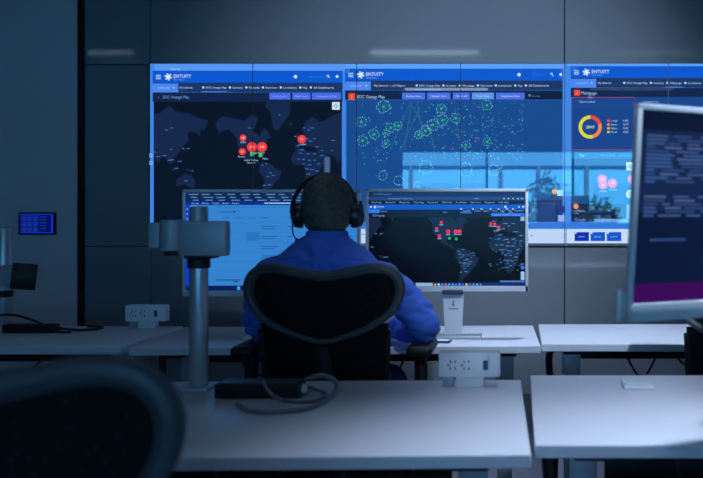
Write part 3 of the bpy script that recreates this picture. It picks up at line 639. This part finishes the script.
# ------------------------------------------------------------------ poles and arms
pl = thing('monitor_pole', 'grey monitor pole with empty block-shaped arm on the front left desk', 'monitor pole', (-.869, 2.3, DT))
MB().cyl((0, 0, .01), (0, 0, .495), .0243, n=28, bev=.005).build('pole', 'pole_metal', pl)
MB().box(-.045, .04, -.05, .05, 0, .011, bev=.003).build('base_plate', 'steel_grey', pl)
k = 2.25/F
def lp(px, py): return ((px-3.5-CX)*k+.869, CZ+(CY-py)*k-DT)
def pbox(mb, x0, y0, x1, y1, f, b, bev): a = lp(x0, y1); c = lp(x1, y0); return mb.box(a[0], c[0], f, b, a[1], c[1], bev=bev)
am = pbox(pbox(MB(), 181, 221, 229.4, 256, -.05, -.012, .006), 149.4, 222.6, 161, 248.5, -.04, .0, .005).build('arm_block', 'arm_grey', pl)
a = lp(172.5, 251); b = lp(172.5, 220)
MB().cyl((a[0], -.03, a[1]), (a[0], -.03, b[1]), .0305, n=24, bev=.004).build('pivot_drum', 'arm_grey', am)
MB().cyl((a[0], -.03, b[1]), (a[0], -.03, b[1]+.009), .026, n=20).build('pivot_cap', 'usb_blue', am)
pbox(pbox(MB(), 166, 252, 181, 256, -.045, .0, .003), 186, 255.5, 214, 259, -.045, .02, .003).build('lower_clip', 'black_plastic', am)
a = lp(200, 269.5); b = lp(200, 259.5); MB().cyl((0, 0, a[1]), (0, 0, b[1]), .030, n=28, bev=.004).build('collar', 'black_plastic', pl)

p2 = thing('monitor_pole', 'grey pole with black mounting plate on the far left desk', 'monitor pole', (-2.113, 3.48, DT))
MB().cyl((0, 0, .01), (0, 0, .42), .0275, n=24, bev=.005).build('pole', 'pole_metal', p2)
MB().box(-.05, .05, -.05, .05, 0, .011, bev=.003).build('base_plate', 'steel_grey', p2)
MB().cyl((0, 0, .135), (0, 0, .162), .034, n=24, bev=.003).build('collar', 'black_plastic', p2)
MB().box(-.06, .07, -.035, .03, .18, .265, bev=.012).build('arm', 'arm_grey', p2)
MB().box(-.045, .045, -.006, .006, -.052, .054, bev=.004, M=Matrix.Translation((.105, -.04, .22)) @ Matrix.Rotation(.35, 4, 'Z') @ Matrix.Rotation(.1, 4, 'Y')).build('mounting_plate', 'black_plastic', p2)

# ------------------------------------------------------------------ things on the desks
def power_module(x, y, label):
    o = thing('power_module', label, 'power socket', (x, y, DT), group='white desk power modules')
    MB().box(-.084, .084, -.035, .012, .030, .097, bev=.005).build('body', 'white_plastic', o)
    MB().box(-.038, .038, -.022, .010, 0, .031, bev=.003).build('pedestal', 'white_plastic', o)
    MB().box(-.075, -.045, -.015, .015, 0, .031, bev=.002).build('clamp_foot', 'steel_grey', o)
    for q in (-.045, -.008):
        s = MB().box(q-.018, q+.018, -.0362, -.0348, .045, .082, bev=.0005, seg=1).build('socket', 'white_plastic', o)
        h = MB()
        for dz in (.054, .073): h.box(q-.008, q-.005, -.037, -.0358, dz-.004, dz+.004); h.box(q+.005, q+.008, -.037, -.0358, dz-.004, dz+.004)
        h.cyl((q-.012, -.037, .0635), (q-.012, -.0358, .0635), .003, n=8); h.build('slots', 'socket_dark', s, smooth=0)
    MB().box(.037, .050, -.0368, -.0348, .050, .076, bev=.001, seg=1).build('usb_port', 'usb_blue', o)
power_module((470.5-CX)/F*2.36, 2.345, 'white socket box standing at the rear edge of the front left desk')
power_module(-1.548, 3.545, 'white socket box at the rear edge of the far left desk')

ps = thing('power_box', 'dark rectangular power box lying at the foot of the grey pole', 'power box', (-.675, 2.215, DT), math.radians(1.0))
MB().box(-.108, .108, -.038, .038, .002, .038, bev=.003).build('body', 'black_plastic', ps)
MB().box(-.100, .100, -.032, .032, .0375, .0395, bev=.001, seg=1).build('top_plate', 'frame_grey', ps)
MB().box(.104, .120, -.012, .012, .010, .030, bev=.002).build('cord_exit', 'monitor_white', ps)
def D(px, py, h=0.0):       # a point above the desk surface
    Y = (CZ-DT-h)*F/(py-CY); return Vector(((px-CX)/F*Y, Y, DT+h))
tag(MB().tube(smooth_path([D(303, 381, .02), D(310, 378, .05), D(322, 375.5, .06), D(333, 379, .045), D(337, 386, .02), D(331, 396, .006), D(312, 407, .006), D(285, 411.5, .006), D(255, 411.5, .006), D(243, 408, .006), D(237, 404, .012)]), .0058, 8).build('grey_cable', 'cable_grey', None), 'grey cable looping off the power box and along the desk', 'cable')
tag(MB().tube(smooth_path([D(303, 385, .014), D(314, 389, .012), D(326, 394, .02), D(322, 399, .006), D(305, 402, .006), D(287, 401, .006), D(274, 396, .04), D(267, 389, .05), D(264, 382, .052)]), .0048, 8).build('grey_cable', 'cable_grey', None), 'thin grey cable lying across the front of the power box', 'cable')
st = thing('power_strip', 'black power strip lying in front of the far left pole', 'power strip', (-1.955, 3.40, DT))
MB().box(-.105, .105, -.022, .022, .001, .034, bev=.004).build('body', 'black_plastic', st)
for q in (-.07, -.02, .03): MB().box(q-.014, q+.014, -.014, .014, .0335, .0355, bev=.0005, seg=1).build('socket', 'frame_grey', st)
MB().cyl((.10, 0, .018), (.125, 0, .016), .009, .006, 10).build('strain_relief', 'cable_black', st)
tag(MB().tube(smooth_path([(-1.832, 3.40, DT+.016), (-1.80, 3.43, DT+.007), (-1.78, 3.43, DT+.006), (-1.72, 3.46, DT+.006), (-1.73, 3.52, DT+.006), (-1.80, 3.54, DT+.006)]), .005, 8).build('black_cable', 'cable_black', None), 'short black cable trailing from the black power strip', 'cable')
tag(MB().tube(smooth_path([(-2.12, 3.34, DT+.06), (-2.06, 3.34, DT+.075), (-1.99, 3.345, DT+.076), (-1.92, 3.35, DT+.055), (-1.86, 3.36, DT+.025), (-1.82, 3.365, DT+.007), (-1.78, 3.37, DT+.006)]), .005, 8).build('black_cable', 'cable_black', None), 'black cable arching over the black power strip', 'cable')
gm = thing('cable_grommet', 'low white cable cover on the front right desk', 'cable cover', (.322, 2.33, DT))
MB().box(-.041, .041, -.045, .045, 0, .010, bev=.003).build('lid', 'white_plastic', gm)
MB().box(-.043, -.034, -.03, .03, .009, .018, bev=.002).build('lip', 'white_plastic', gm)
ph = thing('phone', 'small dark phone lying at the foot of the map monitor', 'phone', (-.292, 3.135, DT), math.radians(-8))
MB().box(-.038, .038, -.022, .022, 0, .009, bev=.003).build('body', 'frame_grey', ph)
MB().box(-.03, .03, -.016, .016, .0088, .0094).build('screen', 'led_blue', ph, smooth=0)

tb = thing('wall_tablet', 'small blue control tablet mounted on the pier', 'tablet', ((36.5-CX)/F*5.56, pier_y, CZ+(CY-223.5)/F*5.56))
k = 5.55/F; hw, hh = 18.3*k, 11.4*k
MB().box(-hw, hw, -.025, -.0005, -hh, hh, bev=.004).build('housing', 'black_plastic', tb)
T = Canvas(lambda u, v, L: ((u-.5)*2*(hw-.012), -.0253-.0002*L, (.5-v)*2*(hh-.012)))
T.rect(0, 0, 1, 1, '#081a78', 0)
for i in range(3):
    for j in range(3): T.ring(.12+i*.17, .22+j*.28, .045, .06, 0, 2*PI, '#2350c0', 2, 8); T.rect(.07+i*.17, .32+j*.28, .17+i*.17, .335+j*.28, '#2f5cc8', 2)
T.rect(.58, .06, .96, .94, '#060f58', 1)
for j in range(5): T.rect(.62, .15+j*.15, .8, .17+j*.15, '#2350c0', 2)
T.rect(.95, 0, 1, 1, '#0a32d0', 2); T.rect(0, .96, 1, 1, '#0a32d0', 2); T.rect(0, 0, 1, .05, '#1030b0', 2)
T.build('display_image', 'screen_matte', tb)

# ------------------------------------------------------------------ office chairs (local: sitter faces +Y, back rest at y = -.2)
def back_y(x, z): return -.235+.55*x*x-.10*(z-.80)+.25*(z-.80)**2
def make_chair(label):
    o = thing('office_chair', label, 'chair', group='black mesh office chairs')
    sc = .003176
    half = [(0, 274.6), (-28, 270.5), (-50, 266.4), (-66, 268), (-76, 275.5), (-80, 287), (-78, 300), (-69, 315), (-50, 329), (-26, 339), (0, 345)]
    pts = [(x*sc*.955, .925+(1.2+(214-y)*sc-.925)*.93) for x, y in half]; loop = pts+[(-x, z) for x, z in pts[-2:0:-1]]
    cl = closed_path([(x, 0, z) for x, z in loop], 5); loop3 = [Vector((q.x, back_y(q.x, q.z), q.z)) for q in cl]
    rad = [.0095+.0085*max(0, min(1, (q.z-.80)/.17)) for q in loop3]
    MB().tube(loop3, rad, 10, closed=True).build('back_frame', 'frame_grey', o)
    mb = MB(); c = Vector((0, 0, .92)); nR = 8; rings = []
    for r in range(1, nR+1):
        t = r/nR; ring = []
        for q in loop3:
            x = q.x*t; z = c.z+(q.z-c.z)*t; ring.append(mb.bm.verts.new((x, back_y(x, z)+.004, z)))
        rings.append(ring)
    cv = mb.bm.verts.new((0, back_y(0, c.z)+.004, c.z)); n = len(loop3)
    for k_ in range(n): mb.bm.faces.new((cv, rings[0][k_], rings[0][(k_+1) % n]))
    for A_, B_ in zip(rings, rings[1:]):
        for k_ in range(n): mb.bm.faces.new((A_[k_], B_[k_], B_[(k_+1) % n], A_[(k_+1) % n]))
    mb.build('back_mesh', 'chair_mesh', o, smooth=80)
    # lower back
    def wl(z): return .205-.02*((.84-z)/.36)-(.012 if z < .62 else 0)
    def lowy(x, z): return back_y(x, max(z, .62))+.012+(.10*(.62-z) if z < .62 else 0)
    MB().grid(lambda u, v: ((u*2-1)*wl(.47+v*.38), lowy((u*2-1)*wl(.47+v*.38), .47+v*.38), .47+v*.38), 10, 10).build('lower_back_mesh', 'chair_mesh', o, smooth=80)
    for sg in (-1, 1):
        MB().tube([(sg*wl(.47+v*.04), lowy(wl(.47+v*.04), .47+v*.04)-.004, .47+v*.04) for v in range(10)], .010, 8).build('side_rail', 'black_plastic', o)
    MB().tube([(0, back_y(0, z)-.010, z) for z in (.775, .74, .68, .62)]+[(0, -.20, .50), (0, -.12, .43)], [.020, .030, .034, .034, .03, .03], 10, flat=.45).build('spine', 'black_plastic', o)
    # seat
    def seat(u, v, dz):
        x = (u*2-1); y = -.20+.44*v; wd = .235*(1-.12*abs(v-.45)*2); e = 1-abs(x)**4*.25
        return (x*wd, y, .468+dz+.012*x*x-.02*max(0, v-.75)*4*(v-.75)*4*.6*e)
    sb = MB(); n1 = 12
    top = lambda u, v: seat(u, v, 0); bot = lambda u, v: seat(u, v, -.045)
    sb.grid(top, n1, n1); sb.grid(bot, n1, n1)
    per = [(i/n1, 0) for i in range(n1)]+[(1, i/n1) for i in range(n1)]+[(1-i/n1, 1) for i in range(n1)]+[(0, 1-i/n1) for i in range(n1)]
    a_ = [sb.bm.verts.new(top(*q)) for q in per]; b_ = [sb.bm.verts.new(bot(*q)) for q in per]
    for i in range(len(per)): sb.bm.faces.new((a_[i], a_[(i+1) % len(per)], b_[(i+1) % len(per)], b_[i]))
    bmesh.ops.remove_doubles(sb.bm, verts=list(sb.bm.verts), dist=1e-5)
    sb.build('seat', 'black_matte', o, smooth=50)
    MB().box(-.12, .12, -.14, .10, .375, .425, bev=.015).build('tilt_mechanism', 'black_plastic', o)
    for sg in (-1, 1):
        ap = MB().box(-.043, .043, -.125, .115, -.018, .018, bev=.016, seg=4, M=Matrix.Translation((sg*.292, -.005, .742))).build('armrest', 'black_plastic', o)
        MB().tube(smooth_path([(sg*.287, -.03, .728), (sg*.29, -.04, .62), (sg*.275, -.05, .50), (sg*.20, -.05, .415), (sg*.10, -.04, .405)]), [.022]*9+[.026]*16, 10, flat=1.5).build('arm_post', 'black_plastic', o)
    MB().cyl((0, -.02, .09), (0, -.02, .38), .026, n=20).build('gas_column', 'black_plastic', o)
    for k_ in range(5):
        a = k_*2*PI/5+.3; d = Vector((math.cos(a), math.sin(a), 0)); p0 = Vector((0, -.02, .115))
        lg = MB().tube([p0+d*.02, p0+d*.15+Vector((0, 0, -.005)), p0+d*.30+Vector((0, 0, -.035))], [.028, .022, .016], 8).build('base_leg', 'black_plastic', o)
        w_ = p0+d*.30; nrm = Vector((-d.y, d.x, 0)); w_.z = .030
        MB().cyl(w_-nrm*.022, w_-nrm*.006, .029, n=16, bev=.004).cyl(w_+nrm*.006, w_+nrm*.022, .029, n=16, bev=.004).cyl(w_, w_+Vector((0, 0, .06)), .008, n=8).build('caster', 'black_plastic', lg)
    return o
CHX, CHY = -.628, 2.94
ch = make_chair('black mesh office chair the man in blue sits on'); ch.location = (CHX, CHY, 0)
dup(ch, (-.645, 1.165, 0), math.radians(2), 'large blurred black chair back in the bottom left corner')
rc = dup(ch, (.736, 2.83, 0), math.radians(-4), 'black chair partly hidden by the right edge below the near monitor')
for c_ in rc.children:          # its arms are set low
    if c_.name.startswith('armrest'): c_.location.z = -.115
    if c_.name.startswith('arm_post'): c_.scale.z = .84

# ------------------------------------------------------------------ the man
HX, HY = -.660, 2.945
def bake(o, mods):
    """applies modifiers, keeps one plain mesh"""
    for t, kw in mods:
        md = o.modifiers.new(t, t)
        for k_, v_ in kw.items(): setattr(md, k_, v_)
    bpy.context.view_layer.update(); dg = bpy.context.evaluated_depsgraph_get()
    me = bpy.data.meshes.new_from_object(o.evaluated_get(dg)); o.modifiers.clear(); old = o.data; o.data = me; bpy.data.meshes.remove(old)
    me.shade_smooth(); return o
def swept(mb, pts, rs, seg=5, n=14):
    """tapered limb through joints, rounded at both ends"""
    q = smooth_path(pts, seg); R = []
    for i in range(len(pts)-1):
        for j in range(seg): R.append(rs[i]+(rs[i+1]-rs[i])*j/seg)
    R.append(rs[-1]); mb.tube(q, R, n)
    mb.sph(q[0], R[0], u=14, v=9); mb.sph(q[-1], R[-1], u=14, v=9); return mb
HC = Vector((HX-.002, HY-.015, 1.216))
def head_pt(d):
    """unit direction (x right, y forward, z up) -> point on the head"""
    x, y, z = d
    r = Vector((x*.083, y*.098, z*.112))
    if y < 0: r.y *= 1.02; r.z += .006*(-y)*max(0, z)
    if z < 0: r.x *= 1-.26*z*z; r.y += -.012*z*z if y < 0 else 0
    if z < -.35 and y > 0: r.y *= 1-.10*(-z-.35)
    if y > .75 and abs(z+.08) < .3: r.y += .020*max(0, 1-abs(x)/.22)*max(0, 1-abs(z+.12)/.26)          # nose
    if y > .6 and .02 < z < .26: r.y -= .007*max(0, 1-abs(abs(x)-.34)/.2)                                # eye sockets
    if y > .7 and -.62 < z < -.42: r.y += .005*max(0, 1-abs(x)/.4)                                      # lips
    return r
bodyb = MB()
b = bmesh.new(); bmesh.ops.create_uvsphere(b, u_segments=40, v_segments=30, radius=1)
Rh = Matrix.Rotation(math.radians(6), 3, 'Z') @ Matrix.Rotation(math.radians(-6), 3, 'X')
for v_ in b.verts: v_.co = HC+Rh @ head_pt(v_.co.normalized())
bodyb._merge(b)
for sg in (-1, 1):   # ears
    bodyb.sph(HC+Rh @ Vector((sg*.084, .0, -.005)), .03, (.3, .62, 1), 12, 8)
swept(bodyb, [(HX, HY-.03, 1.04), (HX, HY-.025, 1.12), (HX, HY-.005, 1.19)], [.064, .056, .055])
def ell(c, rx, ry, n=24, p=2.4):
    out = []
    for k_ in range(n):
        a = 2*PI*k_/n; ca, sa = math.cos(a), math.sin(a)
        out.append((c[0]+rx*math.copysign(abs(ca)**(2/p), ca), c[1]+ry*math.copysign(abs(sa)**(2/p), sa), c[2]))
    return out
TY = HY-.055
torso = [(.50, .165, .115, .02), (.58, .170, .120, .015), (.68, .168, .115, .0), (.78, .178, .118, -.01), (.88, .188, .115, -.012), (.96, .195, .110, -.014), (1.02, .182, .098, -.012), (1.06, .140, .082, -.006), (1.095, .095, .068, .0), (1.12, .064, .058, .012)]
bodyb.loft([ell((HX, TY+dy, z), rx*.93, ry*.93) for z, rx, ry, dy in torso])
SH = {1: Vector((HX+.172, TY-.01, .985)), -1: Vector((HX-.172, TY-.01, .995))}
EL = {1: Vector((HX+.335, TY+.045, .812)), -1: Vector((HX-.238, TY+.05, .822))}
WR = {1: Vector((HX+.185, TY+.29, .772)), -1: Vector((HX-.165, TY+.295, .772))}
HD = {1: Vector((HX+.12, TY+.36, .760)), -1: Vector((HX-.12, TY+.37, .760))}
for sg in (-1, 1):
    swept(bodyb, [SH[sg], (SH[sg]+EL[sg])/2, EL[sg], (EL[sg]+WR[sg])/2, WR[sg]], [.05, .046, .038, .036, .026])
    d = (HD[sg]-WR[sg]).normalized(); sd_ = Vector((-d.y, d.x, 0))*(-sg)           # sd_ points to the outer side
    swept(bodyb, [WR[sg], (WR[sg]+HD[sg])/2, HD[sg]], [.026, .026, .022])
    for f_ in (-.024, -.008, .008, .024):
        q = HD[sg]+sd_*f_; L_ = .07-.55*abs(f_-.004)
        swept(bodyb, [q-d*.02, q+d*L_*.45+Vector((0, 0, .004)), q+d*L_*.8+Vector((0, 0, -.006)), q+d*L_+Vector((0, 0, -.016))], [.0105, .0092, .0085, .0075], 3, 8)
    swept(bodyb, [WR[sg]+d*.02-sd_*.018, WR[sg]+d*.055-sd_*.042, WR[sg]+d*.09-sd_*.046], [.014, .0105, .0088], 3, 8)
HIP = {1: Vector((HX+.095, TY+.03, .555)), -1: Vector((HX-.095, TY+.03, .555))}
KN = {1: Vector((HX+.15, TY+.47, .535)), -1: Vector((HX-.15, TY+.47, .535))}
AN = {1: Vector((HX+.15, TY+.46, .10)), -1: Vector((HX-.15, TY+.46, .10))}
for sg in (-1, 1):
    swept(bodyb, [HIP[sg], (HIP[sg]+KN[sg])/2, KN[sg], (KN[sg]+AN[sg])/2+Vector((0, -.02, .05)), AN[sg]], [.076, .068, .052, .05, .036])
    swept(bodyb, [AN[sg]+Vector((0, -.02, -.045)), AN[sg]+Vector((0, .08, -.05)), AN[sg]+Vector((0, .16, -.062))], [.034, .034, .024])
man = bodyb.build('person', 'skin')
bake(man, [('REMESH', dict(mode='VOXEL', voxel_size=.0048)), ('SMOOTH', dict(factor=.5, iterations=2))])
tag(man, 'seated man seen from behind in a blue shirt facing two monitors', 'person')
# shirt
sh = MB(); sh.loft([ell((HX, TY+dy, z), rx+.012, ry+.012, 32) for z, rx, ry, dy in torso if z > .54])
for sg in (-1, 1):
    mid = (SH[sg]+EL[sg])/2; out = Vector((sg*.012, -.006, .01))
    swept(sh, [SH[sg]+Vector((-sg*.05, 0, .008)), SH[sg]+Vector((sg*.010, 0, -.006)), mid+out, EL[sg], EL[sg]*.45+WR[sg]*.55, WR[sg]*.9+EL[sg]*.1], [.055, .060, .054, .052, .048, .038])
so = sh.build('shirt', 'shirt', man)
bake(so, [('REMESH', dict(mode='VOXEL', voxel_size=.008)), ('SMOOTH', dict(factor=.6, iterations=5))])
for v_ in so.data.vertices:      # cloth folds
    q = v_.co; n_ = v_.normal; arm = abs(q.x-HX) > .21
    f1 = noise.noise(Vector((q.x*9+q.z*6, q.y*9, q.z*17-q.x*5))); f2 = 1-abs(noise.noise(Vector((q.x*13, q.y*13+3, q.z*(34 if arm else 20)))))*2
    d_ = .007*f1+(.017 if arm else .010)*f2*.6
    dx = q.x-HX                       # folds fanning out of the pleat below the yoke
    if q.y < TY and .98 < q.z < 1.11 and abs(dx) < .15:
        r_ = math.hypot(dx, (q.z-1.045)*1.4); an = math.atan2((q.z-1.045), dx)
        d_ += .009*math.cos(an*6)*math.exp(-((r_-.045)/.035)**2)
    v_.co = q+n_*d_
from mathutils.bvhtree import BVHTree
bv = BVHTree.FromPolygons([v_.co.copy() for v_ in so.data.vertices], [tuple(p_.vertices) for p_ in so.data.polygons])
def back_of(x, z):
    h = bv.ray_cast(Vector((x, TY-.6, z)), Vector((0, 1, 0)))[0]; return h if h else Vector((x, TY-.1, z))
MB().tube([back_of(HX+.14*t, 1.062-.016*t*t) for t in [k_/7-1 for k_ in range(15)]], .0028, 6).build('yoke_seam', 'shirt', so)
for sg in (-1, 1):
    MB().tube([back_of(HX+sg*(.008+.012*t), 1.061-.12*t) for t in [k_/6 for k_ in range(7)]], .0034, 6).build('pleat_fold', 'shirt', so)
cb = MB(); n_ = 32; ri = []
for (z, g, dz) in ((1.080, .022, 0), (1.118, .009, 0), (1.142, .002, 0), (1.143, -.004, 0), (1.10, -.002, 0)):
    ri.append([(HX+(.066+g)*math.cos(2*PI*k_/n_)*1.02, TY+.022+(.070+g)*math.sin(2*PI*k_/n_), z-(.030*max(0, math.sin(2*PI*k_/n_)))) for k_ in range(n_)])
cb.loft(ri, cap=False).build('collar', 'shirt', so, smooth=60)
# trousers and shoes
tr = MB(); tr.loft([ell((HX, TY+.02, z), rx, .135) for z, rx in ((.485, .15), (.53, .18), (.60, .176))])
for sg in (-1, 1): swept(tr, [HIP[sg], (HIP[sg]+KN[sg])/2, KN[sg], (KN[sg]+AN[sg])/2+Vector((0, -.02, .05)), AN[sg]+Vector((0, 0, .03))], [.088, .082, .068, .066, .058])
to = tr.build('trousers', 'trousers', man); bake(to, [('REMESH', dict(mode='VOXEL', voxel_size=.011)), ('SMOOTH', dict(factor=.5, iterations=3))])
for sg in (-1, 1):
    a = AN[sg]; sm = MB()
    sm.loft([ell((a.x, a.y+.06-.06*(z > .07), z), .045-.1*max(0, z-.05), .135-.9*max(0, z-.05), 20) for z in (.003, .02, .05, .075, .10, .12)])
    sm.build('shoe', 'shoe_black', man, smooth=60)
# hair
hb = bmesh.new(); bmesh.ops.create_uvsphere(hb, u_segments=64, v_segments=44, radius=1); keep = []
for f_ in list(hb.faces):
    c = f_.calc_center_median().normalized(); x, y, z = c
    side = abs(x)
    line = -.66 if y < -.25 else (-.66+(y+.25)*2.2 if y < .35 else .62)       # nape, past the ears, forehead hairline
    if z < line: keep.append(f_)
bmesh.ops.delete(hb, geom=keep, context='FACES')
for v_ in hb.verts:
    d = v_.co.normalized(); t = .008+.005*max(0, d.z)+.004*noise.noise(d*9)+.003*noise.noise(Vector((d.x*34, d.y*34, d.z*9)))
    v_.co = HC+Rh @ (head_pt(d)+Vector((d.x*t, d.y*t*1.1, d.z*t)))
hr = MB(); hr._merge(hb); ho = hr.build('hair', 'hair', man, smooth=80); bake(ho, [('SOLIDIFY', dict(thickness=.006, offset=-1))])
# headset
hs = thing('headset', 'black headset with microphone worn by the seated man', 'headset', HC+Vector((0, 0, .11)))
Oh = hs.location.copy()
def hp(x, y, z): return HC+Rh @ Vector((x, y, z))-Oh
arc = [hp(-.010+.110*math.cos(t), -.012+.01*math.sin(t), -.015+.137*math.sin(t)) for t in [PI*k_/20 for k_ in range(21)]]
MB().tube(arc, .0075, 8, flat=1.6).build('headband', 'headset_black', hs)
for sg in (-1, 1):
    c = hp(sg*.089, -.006, -.022); ax = (Rh @ Vector((sg, -.12, 0))).normalized()
    cup = MB().cyl(c, c+ax*.028, .046, .038, 24, bev=.006).build('ear_cup', 'headset_black', hs)
    MB().cyl(c-ax*.008, c+ax*.002, .043, n=24, bev=.004).build('ear_cushion', 'black_matte', cup)
    MB().tube([c+ax*.026+Vector((0, 0, -.03)), c+ax*.032, c+ax*.022+Vector((0, 0, .05))], .005, 8).build('yoke', 'headset_black', cup)
MB().tube(smooth_path([hp(-.115, -.008, -.04), hp(-.122, .02, -.065), hp(-.122, .06, -.088), hp(-.115, .085, -.100)]), .0028, 8).build('microphone_boom', 'headset_black', hs)
MB().sph(hp(-.115, .087, -.103), .0085, (1, 1.2, 1.2)).build('microphone', 'black_matte', hs)
